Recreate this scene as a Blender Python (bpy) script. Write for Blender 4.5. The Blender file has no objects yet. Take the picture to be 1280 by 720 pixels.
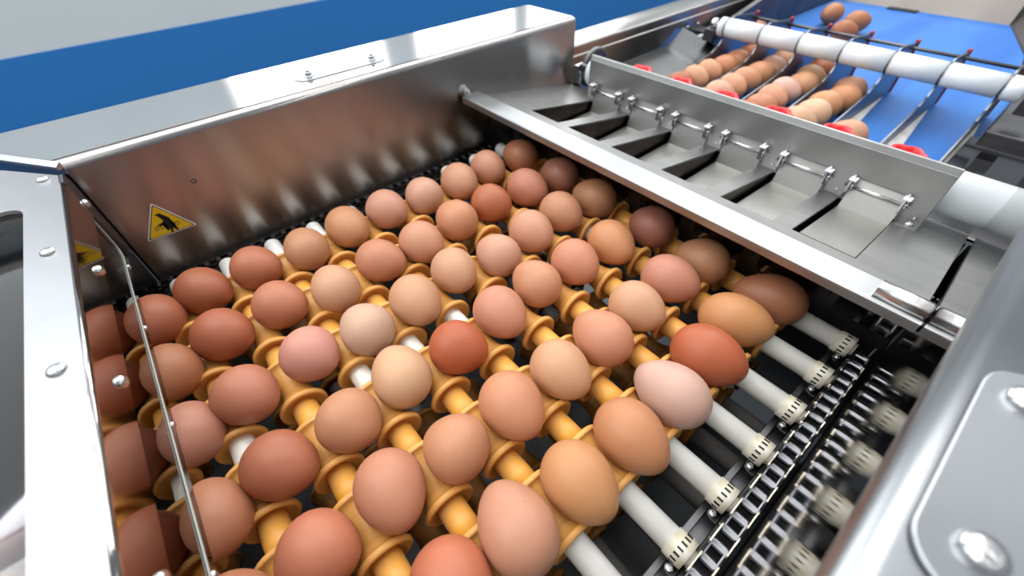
import bpy, bmesh, math, random
from mathutils import Vector, Matrix
random.seed(7)
PI = math.pi
U = 0.0508            # one roller pitch (2 inches) in metres; coordinates below are in pitches and scaled at the end
scene = bpy.context.scene
COL = scene.collection

# ---------------------------------------------------------------- camera
cam_d = bpy.data.cameras.new('camera'); cam = bpy.data.objects.new('camera', cam_d); COL.objects.link(cam)
cam_d.sensor_width = 36.0; cam_d.lens = 526.325 / 1280 * 36.0
R_ = Vector((0.6411407, 0.7668842, -0.0287622)); U_ = Vector((-0.5361248, 0.4744051, 0.6982192)); F_ = Vector((-0.5490982, 0.4322366, -0.7153060))
cm = Matrix((R_, U_, -F_)).transposed().to_4x4(); cm.translation = Vector((8.33302, 2.05800, 5.82140)) * U
cam.matrix_world = cm
cam_d.clip_start = 0.01; cam_d.clip_end = 100
cam_d.dof.use_dof = True; cam_d.dof.focus_distance = 6.6 * U; cam_d.dof.aperture_fstop = 5.0
scene.camera = cam
# ---------------------------------------------------------------- world, lights, exposure
w = bpy.data.worlds.new('hall_light'); scene.world = w; w.use_nodes = True
w.node_tree.nodes['Background'].inputs[0].default_value = (0.80, 0.88, 1.0, 1)
w.node_tree.nodes['Background'].inputs[1].default_value = 0.30
def area(name, loc, size, sizey, energy, target, col=(1, 1, 1)):
    l = bpy.data.lights.new(name, 'AREA'); l.shape = 'RECTANGLE'; l.size = size * U; l.size_y = sizey * U; l.energy = energy; l.color = col
    o = bpy.data.objects.new(name, l); COL.objects.link(o)
    o.location = Vector(loc) * U
    d = (Vector(target) - Vector(loc)).normalized(); o.rotation_euler = d.to_track_quat('-Z', 'Y').to_euler()
    return o
for lx in (-22, 0):
    for ly in (-52, -24, 4, 32, 60, 88):
        area('ceiling_lamp', (lx, ly, 44), 20, 26, 15, (lx, ly, 0), (1, 0.985, 0.96))
for lx in (30, 64):
    for ly in (-40, -10, 20, 50, 80):
        area('ceiling_tube', (lx, ly, 44), 26, 2.5, 4, (lx, ly, 0), (1, 0.985, 0.96))
scene.view_settings.view_transform = 'Standard'; scene.view_settings.look = 'None'
scene.view_settings.gamma = 1.0; scene.view_settings.use_curve_mapping = False
scene.view_settings.exposure = 0.32

# ---------------------------------------------------------------- materials
def shell(h):
    c = srgb(h)[:3]; g_ = sum(c) / 3
    return tuple((g_ + (v - g_) * .93) * .76 for v in c) + (1,)
def srgb(h):
    if isinstance(h, str): h = [int(h[i:i+2], 16) / 255 for i in (0, 2, 4)]
    return tuple(((c / 12.92) if c <= 0.04045 else ((c + 0.055) / 1.055) ** 2.4) for c in h) + (1,)
def mat(name, col, rough=0.5, metal=0.0, noise=None, namt=0.15, bump=0.0, bscale=(40, 40, 40), aniso=0, spec=0.5, coat=0, emis=0, sss=0, rvar=0, objcol=False, ncol=None, trot=0):
    m = bpy.data.materials.new(name); m.use_nodes = True
    nt = m.node_tree; n = nt.nodes; l = nt.links; b = n['Principled BSDF']
    c = srgb(col) if isinstance(col, str) else tuple(col) + (1,)
    b.inputs['Base Color'].default_value = c; b.inputs['Roughness'].default_value = rough; b.inputs['Metallic'].default_value = metal
    b.inputs['Specular IOR Level'].default_value = spec; b.inputs['Coat Weight'].default_value = coat
    if sss: b.inputs['Subsurface Weight'].default_value = sss; b.inputs['Subsurface Radius'].default_value = (.004, .002, .001); b.inputs['Subsurface Scale'].default_value = 1.0
    if emis: b.inputs['Emission Color'].default_value = c; b.inputs['Emission Strength'].default_value = emis
    tc = n.new('ShaderNodeTexCoord'); src = None
    if objcol:
        oi = n.new('ShaderNodeObjectInfo'); src = oi.outputs['Color']
    if noise:
        mp = n.new('ShaderNodeMapping'); mp.inputs['Scale'].default_value = [s / U for s in noise]
        l.new(tc.outputs['Object'], mp.inputs[0])
        if objcol: l.new(oi.outputs['Random'], mp.inputs['Location'])
        nz = n.new('ShaderNodeTexNoise'); nz.inputs['Scale'].default_value = 1; nz.inputs['Detail'].default_value = 5
        l.new(mp.outputs[0], nz.inputs['Vector'])
        rp = n.new('ShaderNodeMapRange'); rp.inputs[1].default_value = .3; rp.inputs[2].default_value = .7
        l.new(nz.outputs[0], rp.inputs[0])
        mx = n.new('ShaderNodeMix'); mx.data_type = 'RGBA'
        c2 = srgb(ncol) if ncol else tuple(v * (1 - namt) for v in c[:3]) + (1,)
        if src:
            hv = n.new('ShaderNodeHueSaturation'); hv.inputs['Value'].default_value = 1 - namt; l.new(src, hv.inputs['Color'])
            l.new(src, mx.inputs[6]); l.new(hv.outputs[0], mx.inputs[7])
        else:
            mx.inputs[6].default_value = c; mx.inputs[7].default_value = c2
        l.new(rp.outputs[0], mx.inputs[0]); src = mx.outputs[2]
        if rvar:
            r2 = n.new('ShaderNodeMapRange'); r2.inputs[3].default_value = rough; r2.inputs[4].default_value = rough + rvar
            l.new(nz.outputs[0], r2.inputs[0]); l.new(r2.outputs[0], b.inputs['Roughness'])
    if src: l.new(src, b.inputs['Base Color'])
    if bump:
        mp2 = n.new('ShaderNodeMapping'); mp2.inputs['Scale'].default_value = [s / U for s in bscale]
        l.new(tc.outputs['Object'], mp2.inputs[0])
        n2 = n.new('ShaderNodeTexNoise'); n2.inputs['Scale'].default_value = 1; n2.inputs['Detail'].default_value = 3
        l.new(mp2.outputs[0], n2.inputs['Vector'])
        bp = n.new('ShaderNodeBump'); bp.inputs['Strength'].default_value = bump; bp.inputs['Distance'].default_value = 0.01 * U
        l.new(n2.outputs[0], bp.inputs['Height']); l.new(bp.outputs[0], b.inputs['Normal'])
    if aniso:
        tg = n.new('ShaderNodeTangent'); tg.direction_type = 'RADIAL'; tg.axis = 'Z'
        l.new(tg.outputs[0], b.inputs['Tangent']); b.inputs['Anisotropic'].default_value = aniso; b.inputs['Anisotropic Rotation'].default_value = trot
    return m
M = {}
M['egg'] = mat('egg_shell', 'd09068', 0.42, noise=(2.2, 2.2, 2.2), namt=.07, objcol=True, spec=.35, bump=.10, bscale=(22, 22, 22))
def add_speckles(m):
    nt = m.node_tree; n = nt.nodes; l = nt.links; b = n['Principled BSDF']; src = b.inputs['Base Color'].links[0].from_socket
    tc = n.new('ShaderNodeTexCoord'); oi = n.new('ShaderNodeObjectInfo'); ad = n.new('ShaderNodeVectorMath'); ad.operation = 'ADD'
    l.new(tc.outputs['Object'], ad.inputs[0]); l.new(oi.outputs['Random'], ad.inputs[1])
    v = n.new('ShaderNodeTexVoronoi'); v.inputs['Scale'].default_value = 4.5 / U; l.new(ad.outputs[0], v.inputs['Vector'])
    lt = n.new('ShaderNodeMath'); lt.operation = 'LESS_THAN'; lt.inputs[1].default_value = .07; l.new(v.outputs['Distance'], lt.inputs[0])
    sx = n.new('ShaderNodeSeparateColor'); l.new(v.outputs['Color'], sx.inputs[0])
    g = n.new('ShaderNodeMath'); g.operation = 'GREATER_THAN'; g.inputs[1].default_value = .72; l.new(sx.outputs[0], g.inputs[0])
    mu = n.new('ShaderNodeMath'); mu.operation = 'MULTIPLY'; l.new(lt.outputs[0], mu.inputs[0]); l.new(g.outputs[0], mu.inputs[1])
    mu2 = n.new('ShaderNodeMath'); mu2.operation = 'MULTIPLY'; mu2.inputs[1].default_value = .35; l.new(mu.outputs[0], mu2.inputs[0])
    hv = n.new('ShaderNodeHueSaturation'); hv.inputs['Value'].default_value = .55; l.new(src, hv.inputs['Color'])
    mx = n.new('ShaderNodeMix'); mx.data_type = 'RGBA'; l.new(mu2.outputs[0], mx.inputs[0]); l.new(src, mx.inputs[6]); l.new(hv.outputs[0], mx.inputs[7])
    l.new(mx.outputs[2], b.inputs['Base Color'])
add_speckles(M['egg'])
M['yellow'] = mat('yellow_plastic', 'f0aa34', 0.42, noise=(6, 1.5, 1.5), namt=.3, ncol='d6a262', bump=.12, bscale=(14, 3, 3))
M['yellow_shaded'] = mat('shaded_yellow_plastic', 'a8742c', 0.5, noise=(3, 6, 6), namt=.4, ncol='5e4420')  # darker copy of the yellow, with the shade under the conveyor in it
M['white'] = mat('white_plastic', 'f6f6f4', 0.30, noise=(.8, 3, 3), ncol='dad7c8')
M['cream'] = mat('cream_plastic', 'dedcd2', 0.4, noise=(2, 4, 4), ncol='b3aa8c')
M['shaft_shaded'] = mat('shaded_white_plastic', '8d8b88', 0.35, noise=(.8, 3, 3), ncol='5a5855')  # white shaft colour darkened for the shade below
M['steel'] = mat('brushed_steel', (.60, .60, .60), 0.20, 1, noise=(.35, .35, .35), namt=.10, bump=.05, bscale=(60, 2, 60), rvar=.12)
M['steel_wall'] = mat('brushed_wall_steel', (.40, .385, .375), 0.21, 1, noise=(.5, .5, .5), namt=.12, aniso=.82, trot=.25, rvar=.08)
M['steel_mirror'] = mat('polished_steel', (.24, .233, .23), 0.06, 1, noise=(1, 1, 1), namt=.15, rvar=.03)
M['cheek'] = mat('brown_reflection_steel', (.13, .10, .09), 0.3, 1, noise=(1, 2, 2), namt=.5)  # brown egg reflections painted into the dark colour of the slot sides
M['steel_end'] = mat('warm_end_steel', (.22, .205, .195), 0.42, 1, noise=(.4, .4, .4), namt=.2)
M['steel_flap'] = mat('worn_flap_steel', (.46, .46, .44), 0.42, 1, noise=(1, 1, 1), namt=.2)
M['spool'] = mat('aged_spool_plastic', 'ecb25c', 0.45, noise=(7, 1.2, 1.2), namt=.3, ncol='d69c54', bump=.12, bscale=(14, 3, 3))
M['chute'] = mat('dark_chute_steel', (.10, .105, .11), 0.26, 1, noise=(.7, .7, .7), namt=.3)
M['steel_bar'] = mat('satin_bar_steel', (.41, .42, .43), 0.34, 1, noise=(.8, .8, .8), namt=.1, rvar=.1)
M['steel_flange'] = mat('smooth_dark_flange', (.40, .37, .36), 0.07, 1)
M['added_glow'] = mat('added_glow_pane', (.92, .96, 1), 0.5, emis=1.35)
M['steel_top'] = mat('lightened_top_steel', (.74, .76, .78), 0.11, 1, noise=(.6, .6, .6), namt=.05)  # lit copy of the box steel, lighter for the top face
M['steel_soft'] = mat('soft_top_steel', (.42, .44, .46), 0.34, 1, noise=(.6, .6, .6), namt=.1)
M['divider'] = mat('dark_polished_divider', (.20, .21, .235), 0.34, 1)
M['steel_tray'] = mat('satin_steel', (.40, .405, .40), 0.36, 1, noise=(.6, 2.4, .6), namt=.22, bump=.05, bscale=(3, 50, 50), rvar=.15)
M['steel_light'] = mat('matt_light_steel', (.44, .45, .465), 0.34, 1, noise=(.8, .8, .8), namt=.1, rvar=.1)
M['steel_dark'] = mat('dark_steel', (.16, .16, .17), 0.38, 1, noise=(1, 1, 1), namt=.3, rvar=.1)
M['bright'] = mat('chrome_bolt', (.62, .62, .62), 0.24, 1)
M['chain_plate'] = mat('worn_chain_plate', (.66, .60, .50), 0.26, 1, noise=(9, 9, 9), namt=.5)
M['chain_roll'] = mat('oiled_chain_roller', (.20, .205, .22), 0.14, 1)
M['chain_black'] = mat('blackened_chain', (.05, .05, .052), 0.3, 1)
M['black'] = mat('black_rubber', '101010', 0.5)
M['bluepaint'] = mat('blue_wall_paint', '2c74bb', 0.6, noise=(.05, .05, .05), namt=.06, spec=.25)
M['greypaint'] = mat('pale_grey_wall_paint', 'c9d2d6', 0.7, noise=(.12, .12, .12), namt=.06, spec=.25)
M['belt'] = mat('blue_belt', '1e5fb4', 0.55, noise=(.9, .10, .5), namt=.2, ncol='3676be', bump=.3, bscale=(12, 12, 12), spec=.3)
M['sheet_blue'] = mat('polished_divider_steel', (.55, .58, .62), 0.12, 1)
M['red'] = mat('red_rubber', 'd01a24', 0.35)
M['darkred'] = mat('dark_red_edging', '8c1420', 0.45)
M['pink'] = mat('pink_rubber', 'e8707c', 0.4)
M['signy'] = mat('sign_yellow', 'e2b81c', 0.45); M['signw'] = mat('sign_white', 'e6e6e6', 0.45); M['signk'] = mat('sign_black', '080808', 0.5)
M['floor'] = mat('grey_floor_paint', '4c5154', 0.6, noise=(.1, .1, .1))
M['daylight'] = mat('daylight_pane', (1, 1, 1), 0.5, emis=3.0)
M['drum'] = mat('white_drum_plastic', 'dfe6ea', 0.3)
M['panmat'] = mat('grey_drip_pan', '7c868c', 0.42, noise=(.5, .5, .5), ncol='3c4146')
def acrylic(name, tint, rough=0.02, ior=1.49):
    m = bpy.data.materials.new(name); m.use_nodes = True; nt = m.node_tree; n = nt.nodes; l = nt.links; n.clear()
    o = n.new('ShaderNodeOutputMaterial'); mx = n.new('ShaderNodeMixShader'); t = n.new('ShaderNodeBsdfTransparent'); g = n.new('ShaderNodeBsdfGlossy'); f = n.new('ShaderNodeFresnel')
    t.inputs[0].default_value = tint + (1,); g.inputs['Roughness'].default_value = rough; g.inputs[0].default_value = (1, 1, 1, 1); f.inputs[0].default_value = ior
    l.new(f.outputs[0], mx.inputs[0]); l.new(t.outputs[0], mx.inputs[1]); l.new(g.outputs[0], mx.inputs[2]); l.new(mx.outputs[0], o.inputs[0])
    return m
M['acrylic'] = acrylic('clear_acrylic', (.80, .78, .76), ior=2.2); M['acrylic_dark'] = acrylic('smoked_acrylic', (.88, .9, .93), ior=1.3)
M['acrylic_edge'] = mat('acrylic_edge', 'b8bcb4', .25)

# ---------------------------------------------------------------- mesh builder
class MB:
    def __init__(s): s.v = []; s.f = []; s.sm = []
    def add(s, vs, fs, smooth=False):
        o = len(s.v); s.v += [tuple(v) for v in vs]; s.f += [tuple(i + o for i in f) for f in fs]; s.sm += [smooth] * len(fs); return s
    def box(s, x0, x1, y0, y1, z0, z1):
        vs = [(x, y, z) for x in (x0, x1) for y in (y0, y1) for z in (z0, z1)]
        return s.add(vs, [(0, 1, 3, 2), (4, 6, 7, 5), (0, 4, 5, 1), (2, 3, 7, 6), (0, 2, 6, 4), (1, 5, 7, 3)])
    def prism(s, poly, fn, a, b, smooth=False):
        """poly of 2-D points, fn(p, t) -> 3-D"""
        n = len(poly); vs = [fn(p, a) for p in poly] + [fn(p, b) for p in poly]
        s.add(vs, [tuple(range(n))[::-1], tuple(range(n, 2 * n))]); o = len(s.v) - 2 * n
        for i in range(n):
            j = (i + 1) % n; s.f.append((o + i, o + j, o + n + j, o + n + i)); s.sm.append(smooth)
        return s
    def lathe(s, prof, c=(0, 0, 0), axis='X', seg=24, smooth=True, cap=True, rfn=None):
        vs = []; fs = []
        for (t, r) in prof:
            for k in range(seg):
                a = 2 * PI * k / seg; rr = r * (rfn(a) if rfn else 1); p, q = rr * math.cos(a), rr * math.sin(a)
                vs.append({'X': (c[0] + t, c[1] + p, c[2] + q), 'Y': (c[0] + p, c[1] + t, c[2] + q), 'Z': (c[0] + p, c[1] + q, c[2] + t)}[axis])
        for i in range(len(prof) - 1):
            for k in range(seg):
                k2 = (k + 1) % seg; fs.append((i * seg + k, i * seg + k2, (i + 1) * seg + k2, (i + 1) * seg + k))
        s.add(vs, fs, smooth)
        if cap:
            o = len(s.v) - len(vs)
            s.f.append(tuple(range(o, o + seg))[::-1]); s.sm.append(False)
            s.f.append(tuple(range(o + len(vs) - seg, o + len(vs)))); s.sm.append(False)
        return s
    def grid(s, xs, ys, filled, z0, z1, fn):
        """plate with rectangular holes; fn(x, y, z) -> 3-D"""
        nx, ny = len(xs), len(ys); idx = {}
        vs = []; fs = []
        def V(i, j, t):
            k = (i, j, t)
            if k not in idx: idx[k] = len(vs); vs.append(fn(xs[i], ys[j], (z0, z1)[t]))
            return idx[k]
        F = lambda i, j: 0 <= i < nx - 1 and 0 <= j < ny - 1 and filled(i, j)
        for i in range(nx - 1):
            for j in range(ny - 1):
                if not F(i, j): continue
                fs.append((V(i, j, 1), V(i + 1, j, 1), V(i + 1, j + 1, 1), V(i, j + 1, 1)))
                fs.append((V(i, j, 0), V(i, j + 1, 0), V(i + 1, j + 1, 0), V(i + 1, j, 0)))
                if not F(i - 1, j): fs.append((V(i, j, 0), V(i, j, 1), V(i, j + 1, 1), V(i, j + 1, 0)))
                if not F(i + 1, j): fs.append((V(i + 1, j, 0), V(i + 1, j + 1, 0), V(i + 1, j + 1, 1), V(i + 1, j, 1)))
                if not F(i, j - 1): fs.append((V(i, j, 0), V(i + 1, j, 0), V(i + 1, j, 1), V(i, j, 1)))
                if not F(i, j + 1): fs.append((V(i, j + 1, 0), V(i, j + 1, 1), V(i + 1, j + 1, 1), V(i + 1, j + 1, 0)))
        return s.add(vs, fs)
    def mesh(s, name, m):
        me = bpy.data.meshes.new(name); me.from_pydata(s.v, [], s.f); me.update()
        bm = bmesh.new(); bm.from_mesh(me); bmesh.ops.recalc_face_normals(bm, faces=bm.faces); bm.to_mesh(me); bm.free()
        for p, q in zip(me.polygons, s.sm): p.use_smooth = q
        me.materials.append(M[m]); return me
    def build(s, name, m, parent=None, loc=(0, 0, 0), bevel=0, bseg=2):
        o = bpy.data.objects.new(name, s.mesh(name, m)); COL.objects.link(o); o.location = loc
        if parent: o.parent = parent
        if bevel:
            b = o.modifiers.new('bevel', 'BEVEL'); b.width = bevel * U; b.segments = bseg; b.limit_method = 'ANGLE'; b.angle_limit = math.radians(40)
        return o
def tag(o, label, cat, group=None):
    o['label'] = label; o['category'] = cat
    if group: o['group'] = group
    return o
def thing(name, label, cat, loc=(0, 0, 0), group=None):
    o = bpy.data.objects.new(name, None); COL.objects.link(o); o.location = loc; o.empty_display_size = .02
    return tag(o, label, cat, group)
def struct(o): o['kind'] = 'structure'; return o
def copy_tree(o, loc):
    c = o.copy(); COL.objects.link(c); c.location = loc
    for ch in list(o.children):
        d = ch.copy(); COL.objects.link(d); d.parent = c
        for g in list(ch.children):
            e = g.copy(); COL.objects.link(e); e.parent = d
    return c
def bolt(parent, p, axis='Z', r=.085, h=.06, name='bolt', socket=True):
    """button-head screw standing out along axis (sign in h)"""
    prof = [(0, r), (h * .4, r * .95), (h * .75, r * .75), (h * .95, r * .45), (h, .001)]
    return MB().lathe(prof, (0, 0, 0), axis, 16, cap=False).build(name, 'bright', parent, p)
def hexbolt(parent, p, axis='X', r=.09, h=.1, name='hex_bolt'):
    return MB().lathe([(0, r * 1.5), (h * .2, r * 1.5), (h * .2, r), (h, r), (h, r * .6), (h * 1.5, r * .6)], (0, 0, 0), axis, 6, smooth=False).build(name, 'bright', parent, p, bevel=.01)
def arc(cx, cy, r, a0, a1, n=6):
    return [(cx + r * math.cos(a0 + (a1 - a0) * i / n), cy + r * math.sin(a0 + (a1 - a0) * i / n)) for i in range(n + 1)]
def rrect(x0, x1, y0, y1, r, n=6):
    return arc(x1 - r, y1 - r, r, 0, PI / 2, n) + arc(x0 + r, y1 - r, r, PI / 2, PI, n) + arc(x0 + r, y0 + r, r, PI, 1.5 * PI, n) + arc(x1 - r, y0 + r, r, 1.5 * PI, 2 * PI, n)

P = 1.431                          # column spacing
XL, XR = -2.0, 9.05                # inner faces of the two housings
ZR = -.53                          # roller axis height

# ================================================================ SETTING
XW = -30
wall = struct(MB().box(XW - 1, XW, -90, 150, -18, 60).build('wall_left', 'greypaint'))
MB().box(XW, XW + .04, -90, 150, -18, -1.32).build('painted_band', 'bluepaint', wall)
struct(MB().box(-90, 90, -90, 150, -19, -18).build('floor', 'floor'))
for i, (y0, y1, z0, z1) in enumerate([(6.75, 18.9, 6.5, 26), (22.3, 33.4, 6.5, 26), (35.6, 50, 6.5, 26), (-34, -8, 17, 40)]):
    o = struct(MB().box(XW + .02, XW + .1, y0, y1, z0, z1).build('window_%d' % (i + 1), 'daylight' if i < 3 else 'added_glow'))  # fourth one is added so the cover's top frame reflects bright
    fr = MB()
    for a in (y0 - .5, y1): fr.box(XW + .02, XW + .5, a, a + .5, z0 - .5, z1 + .5)
    for a in (z0 - .5, z1): fr.box(XW + .02, XW + .5, y0, y1, a, a + .5)
    fr.build('window_frame', 'signw', o)

# ================================================================ LEFT HOUSING
hs = thing('side_housing', 'long boxed stainless housing along the far side, carrying the warning sign', 'machine housing')
r = .16
prof = [(-4.27, -6), (-4.27, 2.31 - r)] + [(-4.27 + r - r * math.cos(a), 2.31 - r + r * math.sin(a)) for a in (PI / 8, PI / 4, 3 * PI / 8, PI / 2)] + \
       [(XL - r + r * math.sin(a), 2.31 - r + r * math.cos(a)) for a in (0, PI / 10, PI / 5, 3 * PI / 10, 4 * PI / 10, PI / 2)] + [(XL, -6)]
mb = MB(); ys = lambda x: .22 + (x + 1.97) * .72
n = len(prof); vs = [(x, ys(x), z) for x, z in prof] + [(x, 13.15, z) for x, z in prof]
mb.add(vs, [tuple(range(n))[::-1], tuple(range(n, 2 * n))])
for i in range(n):
    j = (i + 1) % n; mb.f.append((i, j, n + j, n + i)); mb.sm.append(3 < 2 and False)
for q in range(2, len(mb.f)): mb.sm[q] = True
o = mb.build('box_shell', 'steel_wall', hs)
o.data.set_sharp_from_angle(angle=math.radians(35)) if hasattr(o.data, 'set_sharp_from_angle') else None
MB().box(XL - .12, XL, -9, .1, -6, 2.05).build('infeed_side_panel', 'steel_dark', hs)
# thin folded lip at the diagonal end
dx_, dy_ = .584, -.81
lp = []
for (x, y) in ((-1.99, .21), (-4.27, -1.43)): lp += [(x, y, 2.318), (x + dx_ * .10, y + dy_ * .10, 2.26), (x + dx_ * .10, y + dy_ * .10, 2.20), (x, y, 2.20)]
MB().add(lp, [(0, 1, 2, 3), (4, 7, 6, 5), (0, 4, 5, 1), (1, 5, 6, 2), (2, 6, 7, 3), (3, 7, 4, 0)]).build('folded_lip', 'steel_light', hs)
pl = MB().prism(rrect(-3.2, -2.62, 4.72, 7.0, .26), lambda p, t: (p[0], p[1], t), 2.31, 2.345).build('cover_plate', 'steel_light', hs, bevel=.012)
for y in (5.05, 6.68): hexbolt(hs, (-2.88, y, 2.345), 'Z', .085, .09)
MB().lathe([(0, .055), (.012, .055), (.012, .03), (.002, .03)], (0, 0, 0), 'X', 16, cap=False).build('screw_hole', 'steel_dark', hs, (XL, 1.82, 1.27))
hexbolt(hs, (XL, 8.74, 1.3), 'X', .1, .2)

MB().prism([(-4.25, 2.312), (-2.15, 2.312), (-2.15, 2.322), (-4.25, 2.322)], lambda p, t_: (p[0], t_ if t_ > 0 else ys(p[0]) + .01, p[1]), -1, 13.10).build('bright_top_skin', 'steel_top', hs)  # lighter skin added so the box top reflects brighter than its sides
# warning sign
sg = thing('warning_sign', 'yellow triangular warning sign with a black hand caught in rollers', 'sign', (XL + .005, .94, .7))
A, B, Cc = Vector((.94, 1.12)), Vector((.47, .37)), Vector((1.41, .35))      # (y, z) apex, left, right
ctr = (A + B + Cc) / 3
def tri(sc, rad):
    out = []
    pts = [ctr + (q - ctr) * sc for q in (A, B, Cc)]
    for i in range(3):
        p0, p1, p2 = pts[i - 1], pts[i], pts[(i + 1) % 3]; d0 = (p0 - p1).normalized(); d2 = (p2 - p1).normalized()
        for t in (0, .25, .5, .75, 1):
            a = p1 + d0 * rad; b = p1 + d2 * rad; out.append(tuple((a * (1 - t) ** 2 + p1 * 2 * t * (1 - t) + b * t * t)))
    return out
L0 = Vector((XL + .005, .94, .7))
def onwall(p, t): return (t, p[0] - L0.y, p[1] - L0.z)
MB().prism(tri(1.0, .05), onwall, 0, .010).build('white_backing', 'signw', sg)
MB().prism(tri(.93, .035), onwall, .010, .013).build('black_border', 'signk', sg)
MB().prism(tri(.87, .03), onwall, .013, .016).build('yellow_face', 'signy', sg)
# pictogram, affine map from the drawing's own coordinates
pa, pb, pc = Vector((205, 130)), Vector((160, 630)), Vector((780, 395))
def pic(u, v):
    e1, e2 = pb - pa, pc - pa; d = Vector((u, v)) - pa; det = e1.x * e2.y - e1.y * e2.x
    s_ = (d.x * e2.y - d.y * e2.x) / det; t_ = (e1.x * d.y - e1.y * d.x) / det
    return A + (B - A) * s_ + (Cc - A) * t_
hand = [(240, 278), (298, 250), (418, 300), (432, 355), (462, 405), (545, 452), (538, 470), (470, 438), (478, 500), (456, 502), (440, 440), (428, 440), (424, 478), (404, 474), (408, 425), (388, 395), (350, 402), (318, 424), (272, 416), (330, 375), (350, 345), (330, 308), (285, 292)]
def clean(L): return [tuple(pic(*q)) for q in L]
hb = bmesh.new()
hv = [hb.verts.new(onwall(q, .019)) for q in clean(hand)]; hb.faces.new(hv); bmesh.ops.triangulate(hb, faces=hb.faces)
hm = MB(); hm.add([v.co[:] for v in hb.verts], [tuple(v.index for v in f.verts) for f in hb.faces] if not hb.verts.index_update() else [])
hb.free(); hm.build('hand_symbol', 'signk', sg)
rm = MB()
for (cu, cv) in [(272, 455), (338, 430), (402, 408), (468, 385), (526, 370)]:
    ring = []
    for rr in (27, 19):
        ring.append([onwall(pic(cu + rr * math.cos(a), cv + rr * math.sin(a)), .0185) for a in [2 * PI * k / 18 for k in range(18)]])
    rm.add(ring[0] + ring[1], [(k, (k + 1) % 18, 18 + (k + 1) % 18, 18 + k) for k in range(18)])
rm.build('roller_symbols', 'signk', sg)

# ================================================================ RIGHT HOUSING
hr = thing('near_side_housing', 'stainless side housing closest to the camera with rounded polished top edge', 'machine housing')
zt = 2.87; r = .2
prof = [(XR, -6), (XR, zt - r)] + [(XR + r - r * math.cos(a), zt - r + r * math.sin(a)) for a in (PI / 10, PI / 5, 3 * PI / 10, 4 * PI / 10, PI / 2)] + [(15, zt), (15, -6)]
MB().box(XR, XR + .05, -8, 14.2, -6, zt - r).build('inner_wall', 'steel_mirror', hr)
prof = [(XR, zt - r - .002)] + prof[2:-2] + [(15, zt), (15, zt - .8), (XR + .3, zt - .8)]
mb = MB().prism(prof, lambda p, t: (p[0], t, p[1]), -8, 14.2)
for q in range(2, 8): mb.sm[q] = True
o = mb.build('top_cover', 'steel_soft', hr)
hp = MB().prism(rrect(9.25, 11.2, 4.12, 6.2, .3, 8), lambda p, t: (p[0], p[1], t), zt + .012, zt + .05).build('raised_plate', 'steel_soft', hr, bevel=.015, bseg=3)
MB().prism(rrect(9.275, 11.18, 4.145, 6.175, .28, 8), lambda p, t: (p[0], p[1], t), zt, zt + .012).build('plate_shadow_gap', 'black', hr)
for p in ((9.56, 4.47), (9.50, 5.88), (10.9, 4.47), (10.9, 5.88)): bolt(hr, (p[0], p[1], zt + .05), 'Z', .13, .09, 'dome_bolt')

# ================================================================ PAN, plus added end walls that keep light out under the conveyor
pn = thing('drip_pan', 'dull grey metal pan lying below the roller conveyor', 'pan')
MB().box(XL + .02, XR - .02, -6.3, 9.7, -4.6, -4.5).build('pan_sheet', 'panmat', pn)
MB().box(XL + .02, XR - .02, -6.4, -6.3, -4.6, 1.6).build('light_block_end', 'steel_dark', pn)
MB().box(XL + .02, XR - .02, 10.9, 11, -4.6, -.8).build('light_block_back', 'steel_dark', pn)

# ================================================================ ROLLERS
def spool_bm():
    pr = [(-.40, .20), (-.415, .29), (-.475, .335), (-.472, .365), (-.455, .385), (-.40, .388), (-.385, .375), (-.38, .345), (-.30, .300), (-.20, .265), (-.1, .245), (0, .24)]
    pr = pr + [(-a, b) for a, b in pr[-2::-1]]
    return MB().lathe(pr, (0, 0, 0), 'X', 28)
gaps = {0.5, 2.5, 3.5, 4.5, 8.5, -1.5}
spool_me = spool_bm().mesh('spool', 'spool')
tube_me = MB().lathe([(.38, .205), (P - .38, .205)], (0, 0, 0), 'X', 24).mesh('spacer_tube', 'yellow')
def make_roller(gap):
    t = thing('spool_roller', '', 'roller', (0, 0, ZR))
    MB().lathe([(-1.50, .10), (-1.50, .15), (-1.44, .185), (8.40, .185)], (0, 0, 0), 'X', 24).build('shaft', 'white', t)
    cap = MB().lathe([(8.40, .19), (8.40, .205), (8.56, .21), (8.67, .21), (8.67, .12), (8.72, .12)], (0, 0, 0), 'X', 24).build('end_cap', 'cream', t)
    tm = MB()
    for k in range(16):
        a = 2 * PI * k / 16; ca, sa = math.cos(a), math.sin(a)
        c = Vector((8.545, .212 * ca, .212 * sa)); e = Vector((0, -sa, ca)) * .014; x = Vector((.042, 0, 0)); nrm = Vector((0, ca, sa)) * .006
        tm.add([c - x - e - nrm, c + x - e - nrm, c + x + e - nrm, c - x + e - nrm, c - x - e + nrm, c + x - e + nrm, c + x + e + nrm, c - x + e + nrm], [(0, 1, 2, 3), (7, 6, 5, 4), (0, 4, 5, 1), (1, 5, 6, 2), (2, 6, 7, 3), (3, 7, 4, 0)])
    tm.build('cap_teeth', 'black', cap)
    for c in range(6):
        s = bpy.data.objects.new('spool', spool_me); COL.objects.link(s); s.parent = t; s.location = (c * P, 0, 0)
        if c < 5 and not (gap and c == 2):
            q = bpy.data.objects.new('spacer_tube', tube_me); COL.objects.link(q); q.parent = t; q.location = (c * P, 0, 0)
    # bracket that ties the shaft end to the chain, two little nuts
    b = MB().box(8.58, 8.7, -.30, .30, -.26, -.2); b.build('chain_bracket', 'chain_black', t, bevel=.01)
    for y in (-.24, .24):
        MB().lathe([(0, .055), (.08, .055), (.08, .03), (.12, .03)], (0, 0, 0), 'Z', 6, smooth=False).build('bracket_nut', 'bright', t, (8.58, y, -.2))
    return t
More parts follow.
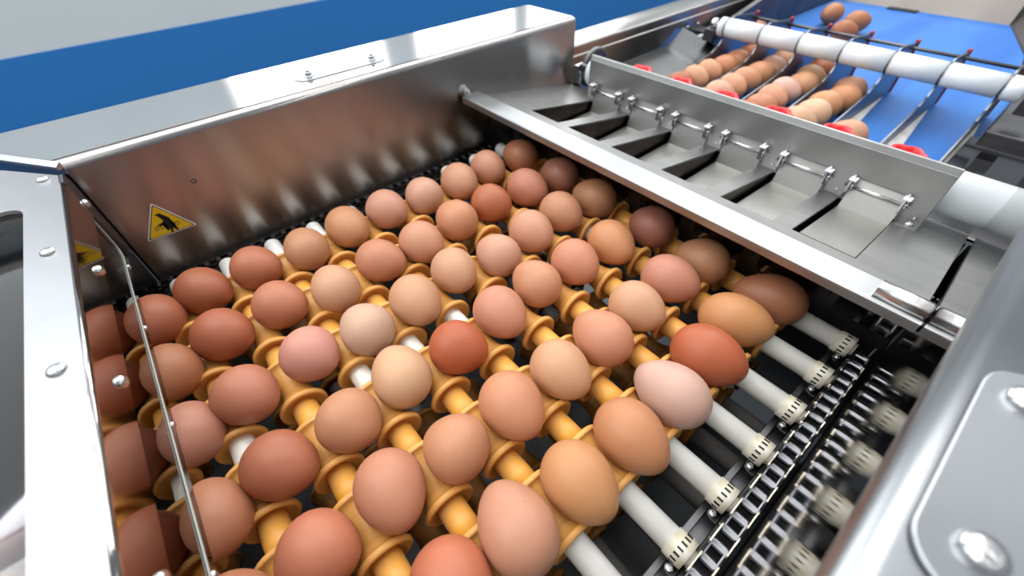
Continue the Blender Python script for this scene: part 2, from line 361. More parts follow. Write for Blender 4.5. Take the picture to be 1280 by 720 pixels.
pA = make_roller(True); pB = make_roller(False)
ordw = ['first', 'second', 'third', 'fourth', 'fifth', 'sixth', 'seventh', 'eighth', 'ninth', 'tenth', 'eleventh']
used = {True: False, False: False}
for k in range(-4, 10):
    y = k + .5; g = y in gaps; src = pA if g else pB
    if not used[g]: o = src; used[g] = True; o.location = (0, y, ZR)
    else: o = copy_tree(src, (0, y, ZR))
    if k < 0: lab = 'yellow spool roller under the window of the hinged cover, %s behind its clear front' % ordw[-k - 1]
    elif k > 9: lab = 'yellow spool roller hidden in shade under the sloping notched chute'
    else: lab = 'yellow spool roller, %s from the clear cover%s' % (ordw[k], ', white gap midway' if g else '')
    o['label'] = lab; o['group'] = 'spool rollers of the egg conveyor'
# returning rollers below, seen through the gaps; shade painted into their colours
rs = spool_bm().mesh('spool', 'yellow_shaded')
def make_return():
    t = thing('return_roller', 'dim shade-toned spool roller travelling back underneath the conveyor', 'roller', (0, 0, -2.3), 'return rollers under the conveyor')
    MB().lathe([(-1.5, .185), (8.6, .185)], (0, 0, 0), 'X', 20).build('shaft', 'shaft_shaded', t)
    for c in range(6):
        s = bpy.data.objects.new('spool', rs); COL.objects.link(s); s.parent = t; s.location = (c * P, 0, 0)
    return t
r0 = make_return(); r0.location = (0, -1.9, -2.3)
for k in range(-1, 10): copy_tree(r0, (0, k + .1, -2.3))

# ================================================================ CHAINS
def link_mesh(outer, m):
    s = MB(); hw = .118 if outer else .094; th = .010; pr = .25 / 2
    for sx in (-1, 1):
        x0 = sx * hw
        pts = []
        rr = .056; waist = .036; N = 5
        for i in range(N + 1): a = -PI / 2 + PI * i / N; pts.append((pr + rr * math.cos(a), rr * math.sin(a)))
        pts.append((0, waist))
        for i in range(N + 1): a = PI / 2 + PI * i / N; pts.append((-pr + rr * math.cos(a), rr * math.sin(a)))
        pts.append((0, -waist))
        s.prism(pts, lambda p, t: (t, p[0], p[1]), x0 - th, x0 + th)
    for y in ((-pr, pr) if not outer else ()):
        s.lathe([(-.083, .080), (.083, .080)], (0, y, 0), 'X', 10, cap=False)
    if outer:
        for y in (-pr, pr): s.lathe([(-.155, .03), (.155, .03)], (0, y, 0), 'X', 6)
    return s.mesh('chain_link', m)
def chain(x, z, label, mats, y0=-4, y1=9.5):
    t = thing('roller_chain', label, 'chain', (x, y0, z)); 
    ms = [link_mesh(True, mats[0]), link_mesh(False, mats[1])]
    n = int((y1 - y0) / .25)
    for k in range(n):
        o = bpy.data.objects.new('chain_link', ms[k % 2]); COL.objects.link(o); o.parent = t; o.location = (0, k * .25, 0)
    return t
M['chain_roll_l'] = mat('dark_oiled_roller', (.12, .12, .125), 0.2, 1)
chain(8.855, -.50, 'shiny roller chain on the near side, joining the white roller ends', ('chain_plate', 'chain_roll'))
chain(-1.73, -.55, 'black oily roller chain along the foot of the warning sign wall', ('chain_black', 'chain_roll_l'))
gr = thing('chain_guide', 'black plastic guide channel under the shiny near-side chain', 'rail')
MB().box(8.70, 9.02, -6, 9.65, -.80, -.64).build('guide_bar', 'black', gr, bevel=.02)
MB().box(8.42, 8.52, -6, 9.65, -.95, -.80).build('support_rail', 'steel_dark', gr, bevel=.01)
MB().box(8.42, 8.98, -6, 9.65, -1.2, -.96).build('rail_web', 'steel_dark', gr, bevel=.01)
gl = thing('chain_guide', 'black guide channel under the oily chain by the sign wall', 'rail')
MB().box(-1.97, -1.5, -6, 9.65, -.9, -.7).build('guide_bar', 'black', gl, bevel=.02)

# ================================================================ EGGS
def egg_mesh():
    prof = []; N = 22
    for i in range(N + 1):
        t = PI * i / N; x = -math.cos(t); rr = math.sin(t) * (1 - .13 * x) * (1 - .02 * math.cos(2 * t))
        prof.append((x * .6, max(rr, 0.0001) * .488))
    s = MB().lathe(prof, (0, 0, 0), 'X', 30, cap=False)
    me = s.mesh('egg', 'egg'); bm = bmesh.new(); bm.from_mesh(me); bmesh.ops.remove_doubles(bm, verts=bm.verts, dist=.002); bm.to_mesh(me); bm.free()
    for p in me.polygons: p.use_smooth = True
    return me
egg_me = egg_mesh()
EG = [(0,0,.05,.1,'b0684a'),(0,1,-.12,.97,'a86040'),(0,2,-.13,1.98,'b26c4c'),(0,3,-.08,3.0,'cc9068'),(0,4,-.12,4.01,'cf9064'),(0,5,-.13,5.02,'d4987c'),(0,6,-.11,6.01,'d8a286'),(0,7,.03,7.03,'d29674'),(0,8,-.04,8.02,'cc9070'),(0,9,.04,9.06,'b87654'),
(1,0,1.54,.05,'b27450'),(1,1,1.34,.97,'ac6242'),(1,2,1.29,2.0,'b87454'),(1,3,1.51,2.98,'d8a27c'),(1,4,1.42,4.05,'ce8864'),(1,5,1.5,5.0,'d69672'),(1,6,1.3,6.03,'d49068'),(1,7,1.35,7.05,'be6c42'),(1,8,1.44,8.13,'c88064'),(1,9,1.48,9.18,'aa7058'),
(2,0,2.97,.07,'bc8068'),(2,1,2.91,.92,'b87458'),(2,2,2.81,2.0,'c88a78'),(2,3,2.9,2.98,'d8b094'),(2,4,2.92,4.0,'d69e76'),(2,5,2.71,5.02,'d8a07a'),(2,6,2.89,6.0,'d89e80'),(2,7,2.83,7.02,'d69876'),(2,8,2.73,8.03,'cc8e68'),(2,9,2.83,9.02,'b88058'),
(3,0,4.45,.04,'c88460'),(3,1,4.37,.96,'bc6e4c'),(3,2,4.4,1.98,'d09068'),(3,3,4.17,2.96,'deac82'),(3,4,4.35,3.99,'c06038'),(3,5,4.21,5.02,'d48e6e'),(3,6,4.04,6.04,'d6946c'),(3,7,4.17,7.02,'d88e6c'),(3,8,4.24,8.05,'d69260'),(3,9,4.43,9.14,'a86a58'),
(4,0,5.77,0.0,'cc8460'),(4,1,5.75,.96,'cf7d5a'),(4,2,5.67,1.97,'d08c6a'),(4,3,5.75,2.96,'d2926a'),(4,4,5.79,3.98,'d69068'),(4,5,5.81,4.99,'dca47a'),(4,6,5.78,5.99,'d8926e'),(4,7,5.75,7.0,'dba47c'),(4,8,5.72,8.04,'d28c70'),(4,9,5.81,8.97,'b8805a'),
(5,0,7.2,0.0,'c87c56'),(5,1,7.2,1.0,'c87c56'),(5,2,7.1,2.0,'cc7450'),(5,3,7.08,2.95,'d29474'),(5,4,7.22,3.95,'d4945f'),(5,5,7.26,4.97,'ce8a5c'),(5,6,7.2,5.98,'d8ac9a'),(5,7,7.2,6.99,'c0623a'),(5,8,7.09,8.03,'d4925a'),(5,9,7.21,8.98,'a86a48')]
# (yaw in degrees, length scale, girth scale) where the photograph shows something particular
SH = {(5,3):(-8,1.06,1.0),(4,2):(-10,.98,.97),(4,3):(30,.84,1.0),(4,4):(-5,1.0,1.0),(3,2):(20,.84,1.0),(3,3):(-6,1.0,.98),(2,3):(10,.92,.98),(2,2):(25,.85,1.0),
      (3,1):(40,.92,.98),(2,1):(30,.88,1.0),(5,7):(12,1.08,1.02),(5,6):(4,1.08,.98),(5,8):(22,1.1,.98),(5,9):(20,1.1,.97),(4,8):(15,1.0,.98),(4,7):(5,.95,.96),(4,6):(0,1.0,.98),(4,5):(0,.96,.96),
      (3,4):(35,.9,.98),(3,5):(0,.97,.98),(4,1):(50,.86,1.0),(5,4):(-2,1.02,.98),(5,5):(-4,1.04,.98),(1,1):(45,.9,1.0),(1,2):(40,.88,.98),(0,1):(40,.92,.98),(0,2):(45,.88,.96),(1,7):(20,.9,.97),(1,4):(35,.95,.95)}
def tone(h):
    r_, g_, b_ = [int(h[i:i+2], 16) for i in (0, 2, 4)]
    if g_ < 108: return 'deep reddish brown'
    if b_ > 140: return 'very pale pinkish'
    if b_ > 115: return 'pale pink-toned'
    if g_ > 157: return 'pale cream-tan'
    if g_ > 142: return 'light sandy tan'
    if g_ > 125: return 'warm tan'
    return 'medium brown'
filew = ['sign-wall file', 'second file from sign wall', 'third file from sign wall', 'third file from shiny chain', 'second file from shiny chain', 'shiny-chain file']
def egg(x, y, z, colr, yaw=0, ls=1, gs=1, label='', group=None, tilt=0, flip=None):
    o = bpy.data.objects.new('egg', egg_me); COL.objects.link(o)
    o.location = (x, y, z); f = random.random() < .5 if flip is None else flip
    o.rotation_euler = (random.uniform(0, 6.28), math.radians(tilt), math.radians(yaw + (180 if f else 0)))
    o.scale = (ls * .95, gs * .955, gs * .955); o.color = shell(colr)
    return tag(o, label, 'egg', group)
for c, k, x, y, h in EG:
    yaw, ls, gs = SH.get((c, k), (random.uniform(-12, 16), random.uniform(.9, 1.0), random.uniform(.94, .99)))
    pos = ordw[k]
    end = 'under the steel bar' if k == 9 else '%s from clear cover' % pos
    if k <= 2 and c <= 2: h = ''.join('%02x' % min(255, int(int(h[q:q+2], 16) * 1.10)) for q in (0, 2, 4))  # shells near the cover lightened to make up for dimmer light there
    egg(x, y, .485 * (gs - 1) - .005, h, yaw, ls, gs, '%s egg, %s, %s' % (tone(h), filew[c], end), 'eggs riding on the roller conveyor', flip=(k % 3 == 0))
cols_ = ['c07850', 'b26a48', 'cc8c68', 'c48058', 'b87050']
for k in (-1, -2, -3):
    for c in range(6):
        egg(c * P + random.uniform(-.08, .08), k, 0, cols_[(c * 2 - k * 3) % 5], random.uniform(-10, 14), .93, .95,
            'brown egg under hinged cover, %s, %s row back' % (filew[c], ordw[-k - 1]), 'eggs under the hinged cover')

# ================================================================ HINGED COVER (metal frame and acrylic)
hc = thing('hinged_cover', 'bent stainless frame cover with clear acrylic panels at the infeed end', 'cover')
yb, zb = .17, 2.2; XE = 9.0
t = .06
def fA(x, y, z): return (x, y, z)
# top flange with window opening, left end cut diagonally
mb = MB()
top = [(-1.73, yb - .05), (-2.75, -.72), (-3.4, -1.3), (-3.4, -4.2), (XE, -4.2), (XE, yb - .05)]
win = rrect(-.95, 8.4, -3.6, -.37, .3, 6)
bm = bmesh.new()
def loop(pts, z): 
    v = [bm.verts.new((a, b, z)) for a, b in pts]; return [bm.edges.new((v[i], v[(i + 1) % len(v)])) for i in range(len(v))]
e = loop(top, 0) + loop(win, 0); bmesh.ops.triangle_fill(bm, use_beauty=True, use_dissolve=False, edges=e)
# remove faces filling the window
for f in list(bm.faces):
    c = f.calc_center_median()
    if -.95 + .02 < c.x < 8.4 - .02 and -3.58 < c.y < -.39: bm.faces.remove(f)
g = bmesh.ops.extrude_face_region(bm, geom=bm.faces[:]); bmesh.ops.translate(bm, verts=[v for v in g['geom'] if isinstance(v, bmesh.types.BMVert)], vec=(0, 0, t))
bmesh.ops.recalc_face_normals(bm, faces=bm.faces); bm.verts.index_update()
mb.add([(v.co.x, v.co.y, v.co.z + zb - t) for v in bm.verts], [tuple(v.index for v in f.verts) for f in bm.faces]); bm.free()
mb.build('top_frame', 'steel_light', hc)
# rounded bend + vertical flange + left stile as one folded sheet
bend = [(yb - .06, zb)] + [(yb - .06 + .06 * math.sin(a), zb - .06 + .06 * math.cos(a)) for a in (PI / 8, PI / 4, 3 * PI / 8, PI / 2)] + [(yb, 1.52), (yb - t, 1.52), (yb - t, zb - t), (yb - .06, zb - t)]
m_ = MB().prism(bend, lambda p, t_: (t_, p[0], p[1]), -1.74, XE)
for q in range(2, 6): m_.sm[q] = True
m_.build('front_flange', 'steel_flange', hc)
MB().prism([(-1.92, 1.52), (-1.92, 2.0), (-1.74, 2.2), (-1.4, 2.2), (-1.4, 1.52), (-1.5, 1.3), (-1.6, .46), (-1.92, .46)][::-1], lambda p, t_: (p[0], t_, p[1]), yb - t, yb + .001).build('end_stile', 'steel_dark', hc)
ac = MB().prism(rrect(-1.8, XE, .46, 1.95, .15), lambda p, t_: (p[0], t_, p[1]), yb - t - .055, yb - t - .012).build('acrylic_front', 'acrylic', hc)
# polished edge of the inner acrylic sheet: a thin rounded bead
pts = [(-1.2, 1.6)] + [(-1.42 + 0 * i, 1.45 - .0 * i) for i in range(1)] + [(-1.45, 1.3), (-1.45, .95)] + [(-1.2 - .25 * math.cos(a), .90 - .25 * math.sin(a)) for a in (PI / 8, PI / 4, 3 * PI / 8, PI / 2)] + [(XE, .65)]
bd = MB()
for (a, b) in zip(pts[:-1], pts[1:]):
    d = Vector((b[0] - a[0], b[1] - a[1])).normalized(); nn = Vector((-d.y, d.x)) * .012
    a_ = Vector(a) - d * .01; b_ = Vector(b) + d * .01
    q = [a_ + nn, b_ + nn, b_ - nn, a_ - nn]
    bd.prism([tuple(v) for v in q], lambda p, t_: (p[0], t_, p[1]), yb - .068, yb - .052)
bd.build('acrylic_edge_bead', 'acrylic_edge', hc)
MB().box(-1.0, 8.5, -3.7, -.3, zb - t - .07, zb - t - .01).build('acrylic_window', 'acrylic_dark', hc)
for k in range(5):
    x = -1.72 + 2.52 * k
    bolt(hc, (x, -.1, zb), 'Z', .095, .06, 'button_screw')
    bolt(hc, (x + .0 if k else -1.55, yb, 1.69), 'Y', .085, .07, 'button_screw')
    bolt(hc, (-1.3 + 2.25 * k if k else -1.05, yb - .1, .53), 'Y', .06, .07, 'small_screw')
# wall behind the cover
dk = thing('infeed_deck', 'flat steel deck at the infeed end behind the hinged cover', 'panel')
MB().box(XL + .02, XR - .02, -9, -4.25, 1.7, 1.8).build('deck_sheet', 'steel', dk)

# ================================================================ TRANSFER BAR
sb = thing('steel_cross_bar', 'bright flat steel bar bridging the conveyor above the last eggs', 'bar')
bp_ = [(8.60, 1.02), (8.60, 1.14)] + [(8.66 - .06 * math.cos(a), 1.14 + .06 * math.sin(a)) for a in (PI / 6, PI / 3, PI / 2)] + [(9.14, 1.20), (9.14, 1.14), (8.70, 1.14), (8.64, 1.08), (8.64, 1.02)]
MB().prism(bp_, lambda p, t_: (t_, p[0], p[1]), -1.86, XR - .02).build('folded_bar', 'steel_bar', sb)
MB().box(-1.86, XR - .02, 8.645, 8.70, .98, 1.13).build('inner_lip', 'steel_mirror', sb)
MB().lathe([(0, .14), (.62, .14), (.66, .11)], (0, 0, 0), 'X', 20).build('end_clamp', 'steel', sb, (8.38, 8.82, 1.27))
MB().lathe([(0, .10), (.1, .12), (.16, .08), (.2, .07)], (0, 0, 0), 'X', 12).build('end_knob', 'bright', sb, (-1.98, 8.78, 1.2))

# ================================================================ CHUTE PLATE with notches round the spool flanges
tn = lambda y: .99 - .171 * (y - 9.45)
tr = thing('chute_plate', 'polished upright lip with dark notches, tucked under the steel bar', 'plate')
mb = MB(); xs_ = [-1.9, -.95, -.60]
for c in range(0, 6): xs_ += [c * P + P / 2 - .17, c * P + P / 2 + .17]
xs_.append(9.0)
mb.grid(xs_, [-.05, .42, .88], lambda i, j: not (j == 0 and i % 2 == 1), 0, .035, lambda x, y, z: (x, 9.60 + z - .1 * y, y))
mb.build('notched_plate', 'steel_mirror', tr)
for c in range(6):
    x = c * P + P / 2 + .02
    MB().prism([(x - .17, .66), (x + .17, .66), (x + .15, .30), (x + .06, .40), (x, .08), (x - .06, .38), (x - .15, .28)], lambda p, t_: (p[0], t_, p[1]), 9.66, 9.70).build('black_fork', 'black', tr)
MB().box(-1.9, 9.0, 9.50, 9.72, .86, .90).build('upper_fold', 'steel_dark', tr)

# ================================================================ SORTING TRAY
ty = thing('sorting_tray', 'grey steel tray with six slots and tilting flaps behind the steel bar', 'tray')
xs_ = [XL + .01]; 
for i in range(6): xs_ += [-.34 + P * i, -.34 + P * i + 1.07]
xs_ += [XR - .06]
mb = MB(); tf = lambda x, y, z: (x, y, tn(y) + z)
mb.grid(xs_, [9.1, 9.80, 12.33, 13.05], lambda i, j: not (j == 1 and i % 2 == 1), -.05, 0, tf)
mb.build('slotted_sheet', 'steel_tray', ty, bevel=.008)
for i in range(6):
    x0 = -.34 + P * i
    for x in (x0 - .012, x0 + 1.07 + .004):
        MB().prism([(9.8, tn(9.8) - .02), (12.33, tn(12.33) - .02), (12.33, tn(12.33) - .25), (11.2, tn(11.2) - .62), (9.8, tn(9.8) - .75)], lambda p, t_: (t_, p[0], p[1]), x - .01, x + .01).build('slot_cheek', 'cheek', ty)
# flaps
def flap(i):
    x0 = -.34 + P * i + .09; x1 = x0 + .95
    f = thing('tilting_flap', 'small hinged steel flap in the %s slot from the sign wall side' % ordw[i], 'flap', (x0, 12.3, .78), 'tilting flaps of the sorting tray')
    L = lambda x, y, z: (x - x0, y - 12.3, z - .78)
    fy, fz, by, bz = [(10.75, .20, 12.2, .22), (10.75, .20, 12.2, .22), (10.7, .22, 12.2, .24), (10.6, .25, 12.2, .25), (10.5, .46, 12.18, .34), (10.05, .78, 12.16, .40)][i]
    MB().add([L(x0, fy, fz), L(x1, fy, fz), L(x1, by, bz), L(x0, by, bz), L(x0, fy, fz - .03), L(x1, fy, fz - .03), L(x1, by, bz - .03), L(x0, by, bz - .03)],
             [(0, 1, 2, 3), (7, 6, 5, 4), (0, 4, 5, 1), (1, 5, 6, 2), (2, 6, 7, 3), (3, 7, 4, 0)]).build('flap_floor', 'steel_flap', f)
    MB().add([L(x0, by, bz), L(x1, by, bz), L(x1, 12.44, .98), L(x0, 12.44, .98), L(x0, by + .03, bz - .02), L(x1, by + .03, bz - .02), L(x1, 12.47, .96), L(x0, 12.47, .96)],
             [(0, 1, 2, 3), (7, 6, 5, 4), (0, 4, 5, 1), (1, 5, 6, 2), (2, 6, 7, 3), (3, 7, 4, 0)]).build('flap_back', 'steel_flap', f)
    MB().lathe([(-.12, .035), (1.04, .035)], (0, 0, 0), 'X', 12).build('hinge_rod', 'bright', f, (0, -.02, .05))
    for x in (-.03, .93):
        MB().prism([(-.16, -.05), (-.13, .22), (-.0, .28), (.06, .22), (.04, -.04), (-.05, -.12)], lambda p, t_: (t_, p[0], p[1]), -.02, .02).build('ear', 'steel', f, (x, 0, 0))
        MB().box(-.05, .09, -.17, .02, .215, .24).build('ear_tab', 'signw', f, (x, 0, 0), bevel=.006)
        MB().lathe([(-.03, .075), (.03, .075)], (0, 0, 0), 'X', 12).build('collar', 'bright', f, (x + .05, -.02, .05))
for i in range(6): flap(i)
MB().box(XL + .02, XR - .02, 9.95, 12.55, -.62, -.55).build('slot_dark_floor', 'steel_dark', ty)  # this and the next two: dark sheets added so the slots look dark
MB().box(XL + .02, XR - .02, 9.90, 9.94, -.6, .80).build('slot_dark_front', 'steel_dark', ty)
MB().box(XL + .02, XR - .02, 12.56, 12.60, -.6, .40).build('slot_dark_rear', 'steel_dark', ty)
# upright plate with windows
up = thing('upright_plate', 'vertical grey steel plate with six hinge windows behind the tray', 'plate')
xs_ = [-.57]
for i in range(6): xs_ += [-.34 + P * i + .03, -.34 + P * i + 1.09]
xs_ += [8.27]
MB().grid(xs_, [.50, 1.0, 1.60], lambda i, j: not (j == 0 and i % 2 == 1), 0, .06, lambda x, y, z: (x, 12.35 + z, y)).build('windowed_sheet', 'steel_tray', up, bevel=.008)
MB().prism([(12.35, 1.58), (12.41, 1.58), (12.455, 1.72), (12.40, 1.72)], lambda p, t_: (t_, p[0], p[1]), -.57, 8.27).build('folded_top_lip', 'steel_tray', up, bevel=.01)
MB().box(7.93, 8.27, 12.02, 12.36, .545, .575).build('foot_tab', 'steel_tray', up)
bolt(up, (8.12, 12.18, .575), 'Z', .08, .05)
for i in range(7): bolt(up, (-.46 + P * i if i else -.46, 12.35, .62), 'Y', .03, -.02, 'rivet')

# drum behind the plate
dr = thing('white_drum', 'white plastic drum lying behind the upright plate', 'drum', (0, 13.12, .98))
MB().lathe([(-1.08, .38), (-1.05, .42), (9.9, .42), (9.93, .38)], (0, 0, 0), 'X', 40).build('drum_body', 'drum', dr)
MB().lathe([(-1.6, .12), (-1.05, .12)], (0, 0, 0), 'X', 16).build('axle', 'steel_dark', dr)
bh = thing('bearing_plate', 'grey end plate with round bearing beside the white drum', 'bearing')
MB().box(-1.98, -1.62, 13.16, 14.5, -1, .95).build('end_plate', 'steel_wall', bh, bevel=.03)
MB().lathe([(-.0, .62), (.1, .62), (.14, .56), (.14, .5), (.08, .48), (.08, .2), (.2, .2)], (0, 0, 0), 'X', 36).build('bearing_housing', 'steel_dark', bh, (-1.62, 13.75, .82))
for a in (.6, 2.6): bolt(bh, (-1.6, 13.75 + .75 * math.cos(a), .6 + .42 * math.sin(a)), 'X', .05, .04)

# red cushions
for i in range(6):
    t_ = thing('red_cushion', 'scalloped red rubber egg cushion behind the plate, %s from the sign wall side' % ordw[i], 'cushion', (.1 + 1.43 * i, 13.95, .95), 'red cushions behind the upright plate')
    wob = lambda a: 1 + .10 * math.cos(5 * a)
    MB().lathe([(0, .28), (.08, .36), (.16, .36), (.19, .31), (.14, .25), (0, .24)], (0, 0, 0), 'Z', 40, cap=False, rfn=wob).build('scalloped_ring', 'red', t_)
    MB().lathe([(0, .23), (.05, .22), (.09, .12), (.09, .001)], (0, 0, 0), 'Z', 24, cap=False).build('pad', 'pink', t_)
    MB().box(-.06, .06, .2, .5, -.3, .1).build('stem', 'red', t_)
bolt_bar = tag(MB().lathe([(-1.5, .06), (9.4, .06)], (0, 14.4, .78), 'X', 12).build('cushion_shaft', 'steel'), 'thin steel shaft carrying the red cushions', 'shaft')

# ================================================================ BLUE BELT
ZB = -.7
bl = thing('blue_belt', 'wide blue textile conveyor belt carrying eggs away at the back', 'conveyor belt')
MB().prism([(-2.35, 13.2), (7.95, 13.2), (7.95, 25), (7.2, 31), (5.75, 36), (-2.35, 36)], lambda p, t_: (p[0], p[1], t_), ZB - .12, ZB).build('belt', 'belt', bl)
MB().box(.5, 1.9, 35.5, 36.0, ZB, ZB + .06).build('belt_seam_clip', 'black', bl)

# lane dividers
DX = [-.85 + 1.42 * i for i in range(7)]
def divider():
    t_ = thing('lane_divider', '', 'divider')
    poly = [(13.6, ZB + .02), (13.6, -.62), (15.5, -.50), (17.3, -.25), (19.2, -.02), (19.9, .10), (20.3, .28), (20.6, .60), (20.75, 1.15), (21.0, 1.22), (22.75, 1.03), (22.75, -.62), (22.0, ZB + .02)]
    MB().prism(poly, lambda p, t2: (t2, p[0], p[1]), -.025, .025).build('sheet', 'divider', t_)
    MB().box(-.06, .06, 22.75, 22.95, -.64, 1.08).build('red_edging', 'darkred', t_, bevel=.02)
    MB().add([(.03, 13.6, ZB + .01), (.36, 13.6, ZB + .01), (.36, 18.6, ZB + .01), (.03, 22.1, ZB + .01), (.03, 13.6, ZB + .22), (.33, 13.6, ZB + .05), (.33, 18.6, ZB + .05), (.03, 22.1, ZB + .10)],
             [(0, 3, 2, 1), (4, 5, 6, 7), (0, 1, 5, 4), (1, 2, 6, 5), (2, 3, 7, 6), (3, 0, 4, 7)]).build('foot_strip', 'white', t_)
    return t_
d0 = divider()
for i, x in enumerate(DX):
    o = d0 if i == 0 else copy_tree(d0, (x, 0, 0)); o.location = (x, 0, 0)
    o['label'] = 'polished lane divider with dark red rear edge, %s from the sign wall side' % ordw[i]; o['group'] = 'lane dividers over the blue belt'
tag(MB().lathe([(-1.2, .055), (9.6, .055)], (0, 22.6, .88), 'X', 10).build('tie_rod', 'steel_dark'), 'long thin grey tie rod joining the rear ends of the dividers', 'rod')
gr2 = thing('guide_roller', 'grooved white plastic roller crossing above the lane dividers', 'roller', (0, 20.65, .86))
pf = [(-1.15, .28), (-1.12, .33)]
for x in DX:
    if x > -1: pf += [(x - .05, .33), (x - .045, .27), (x + .045, .27), (x + .05, .33)]
pf += [(8.10, .33), (8.13, .28)]
MB().lathe(pf, (0, 0, 0), 'X', 36).build('roller_body', 'drum', gr2)
for x in DX: MB().lathe([(-.022, .333), (.022, .333)], (0, 0, 0), 'X', 36, cap=False).build('groove_band', 'steel_dark', gr2, (x, 0, 0))
for s_, x in ((-1, -1.15), (1, 8.13)):
    MB().lathe([(0, .10), (.16 * s_, .10), (.16 * s_, .2), (.34 * s_, .2), (.34 * s_, .12)], (0, 0, 0), 'X', 14).build('end_fitting', 'bright', gr2, (x, 0, .05))
    MB().box(-.22, .22, -.25, .25, -.55, -.1).build('end_block', 'steel_dark', gr2, (x + .3 * s_, 0, 0), bevel=.03)

# eggs in the lanes
LN = {0: (18.0, ['dba27a', 'd89a70', 'd08a5e', 'ce8a60', 'b8683c'], 5), 1: (17.3, ['e0aa8c', 'dca078', 'd8986c', 'd49468', 'd8a488', 'd89c74'], 6),
      2: (17.4, ['d08a64', 'dc9c78', 'e2b0a0', 'd4986c', 'd0a078', 'bc6c40'], 6), 3: (17.1, ['e4b48c', 'e8bc98', 'd89a68', 'd49264', 'd8a07c'], 5)}
lw = ['first', 'second', 'third', 'fourth', 'fifth']
for ln, (y0, cc, n_) in LN.items():
    xc = DX[ln] + .71
    for j in range(n_):
        y = y0 + j * .92 - (0 if ln != 2 else .1)
        egg(xc + random.uniform(-.12, .12), y, ZB + .47 + .0, cc[j % len(cc)], random.uniform(-18, 18), .93, .94,
            '%s egg in %s blue-belt lane from the rail, %s from front' % (tone(cc[j % len(cc)]), lw[ln], ordw[j + 1]), 'eggs queuing in the blue belt lanes')
    # more of the queue towards the plate
    for j in (1, 2):
        egg(xc + random.uniform(-.15, .15), y0 - .93 * j, ZB + .47, cc[-j], random.uniform(-20, 20), .93, .94,
            'egg at the head of the %s blue-belt lane, %s' % (lw[ln], 'close behind the red cushion' if j == 2 else 'one behind the foremost'), 'eggs queuing in the blue belt lanes')
egg(5.4, 17.2, ZB + .47, 'dca07c', 10, .93, .94, 'lone light egg showing over the plate in the fifth blue-belt lane', None)
egg(-.45, 30.3, ZB + .5, 'c08058', 75, 1.02, .98, 'brown egg standing free on the blue belt, left of the far pair', None)
egg(1.0, 29.6, ZB + .5, 'c07c50', 50, 1.06, .98, 'brown egg lying free on the blue belt, right of the far pair', None)
egg(1.2, 27.6, ZB + .5, 'b8704a', 20, .95, .96, 'brown egg on the blue belt peeking between the divider tips', None)
egg(-1.6, 25.0, ZB + .5, 'b8704a', 20, .95, .96, 'brown egg behind the left end of the guide roller', None)

# ================================================================ FAR SIDE RAIL, guards, end plate
fr = thing('far_side_rail', 'low stainless side rail running beside the blue belt', 'rail')
prf = [(-4.27, -6), (-4.27, 1.07), (-3.1, 1.07), (-3.05, 1.02), (-3.05, .74), (-3.0, .73), (-2.99, -.1), (-2.86, -.2), (-2.86, -6)]
MB().prism(prf, lambda p, t2: (p[0], t2, p[1]), 13.16, 39.4).build('rail_body', 'steel_wall', fr, bevel=.02)
for y in (21.2, 22.0): bolt(fr, (-2.9, y, .42), 'X', .06, .05)
for y in (33, 34.2): bolt(fr, (-3.05, y, .9), 'X', .09, .05, 'dark_screw')
ch = thing('side_chute', 'dark polished sloping side plate between the rail and the first lane', 'panel')
MB().prism([(-2.86, -.05), (-.88, -.52), (-.88, -.57), (-2.86, -.10)], lambda p, t2: (p[0], t2, p[1]), 14.0, 19.6).build('sloping_sheet', 'chute', ch)
pts = [(-2.86, -.05), (-.88, -.52)]
cv = MB(); Nn = 8; vs = []
for k in range(Nn + 1):
    a = k / Nn; y = 19.6 + 1.2 * a; lift = .55 * (1 - math.cos(a * PI / 2))
    for (x, z) in pts: vs.append((x, y, z + lift))
cv.add(vs, [(2 * k, 2 * k + 1, 2 * k + 3, 2 * k + 2) for k in range(Nn)], True); cv.build('curled_end', 'chute', ch)
MB().box(-2.86, -1.3, 20.9, 21.6, .40, .46).build('shelf', 'chute', ch)
ge = thing('belt_side_guard', 'dark curved guard along the far edge of the blue belt', 'guard')
MB().prism([(22.9, ZB), (22.9, .1), (25, .5), (27.5, .95), (36, .95), (36, ZB)], lambda p, t2: (t2, p[0], p[1]), -2.62, -2.38).build('guard_sheet', 'steel_dark', ge, bevel=.03)
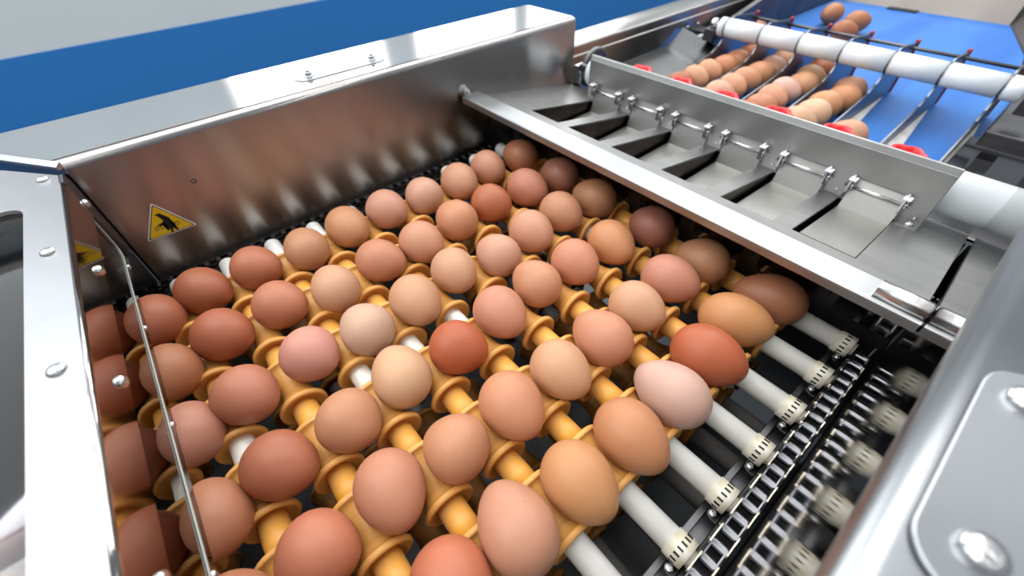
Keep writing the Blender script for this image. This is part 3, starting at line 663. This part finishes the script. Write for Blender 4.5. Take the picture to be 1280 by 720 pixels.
ep = thing('belt_end_plate', 'brownish steel end plate closing off the back of the blue belt', 'panel')
MB().prism([(36.05, ZB - .1), (36.3, ZB - .1), (36.9, .42), (36.9, .50), (36.62, .50)], lambda p, t2: (t2, p[0], p[1]), -2.4, 5.7).build('end_sheet', 'steel_end', ep)
MB().box(-2.4, 5.7, 36.6, 38.2, .44, .52).build('top_flange', 'steel_light', ep)
MB().add([(5.72, 36.05, ZB - .1), (7.3, 31, ZB - .1), (7.9, 31.2, .48), (6.0, 36.9, .48), (5.8, 36.4, ZB - .1), (7.4, 31.3, ZB - .1), (8.0, 31.5, .5), (6.1, 37.1, .5)],
         [(0, 1, 2, 3), (7, 6, 5, 4), (0, 4, 5, 1), (1, 5, 6, 2), (2, 6, 7, 3), (3, 7, 4, 0)]).build('chamfer_sheet', 'steel_end', ep)
MB().add([(6.0, 36.9, .48), (7.9, 31.2, .48), (8.6, 31.4, .48), (6.6, 38.2, .48), (6.0, 36.9, .52), (7.9, 31.2, .52), (8.6, 31.4, .52), (6.6, 38.2, .52)],
         [(0, 3, 2, 1), (4, 5, 6, 7), (0, 1, 5, 4), (1, 2, 6, 5), (2, 3, 7, 6), (3, 0, 4, 7)]).build('chamfer_flange', 'steel_light', ep)
bk = thing('rear_machine_panel', 'grey steel casing beyond the blue belt', 'panel')
MB().box(-6, 16, 39.5, 42, -6, .9).build('casing', 'steel_tray', bk, bevel=.05)
rd = thing('side_deck', 'dark glossy steel deck plate right of the last divider', 'panel')
MB().box(7.8, 13.5, 14.3, 20.0, -.42, -.34).build('deck_sheet', 'steel_mirror', rd, bevel=.02)
MB().box(8.0, 13.5, 20.0, 24.0, -.42, -.1).build('deck_step', 'steel_dark', rd, bevel=.04)
MB().box(7.9, 13.5, 24.0, 39.4, -.42, -.3).build('rear_deck', 'steel_tray', rd, bevel=.04)

# ================================================================ scale pitches to metres
for me in list(bpy.data.meshes): me.transform(Matrix.Scale(U, 4)); me.update()
for o in bpy.data.objects:
    if o.type in ('MESH', 'EMPTY'): o.location = o.location * U
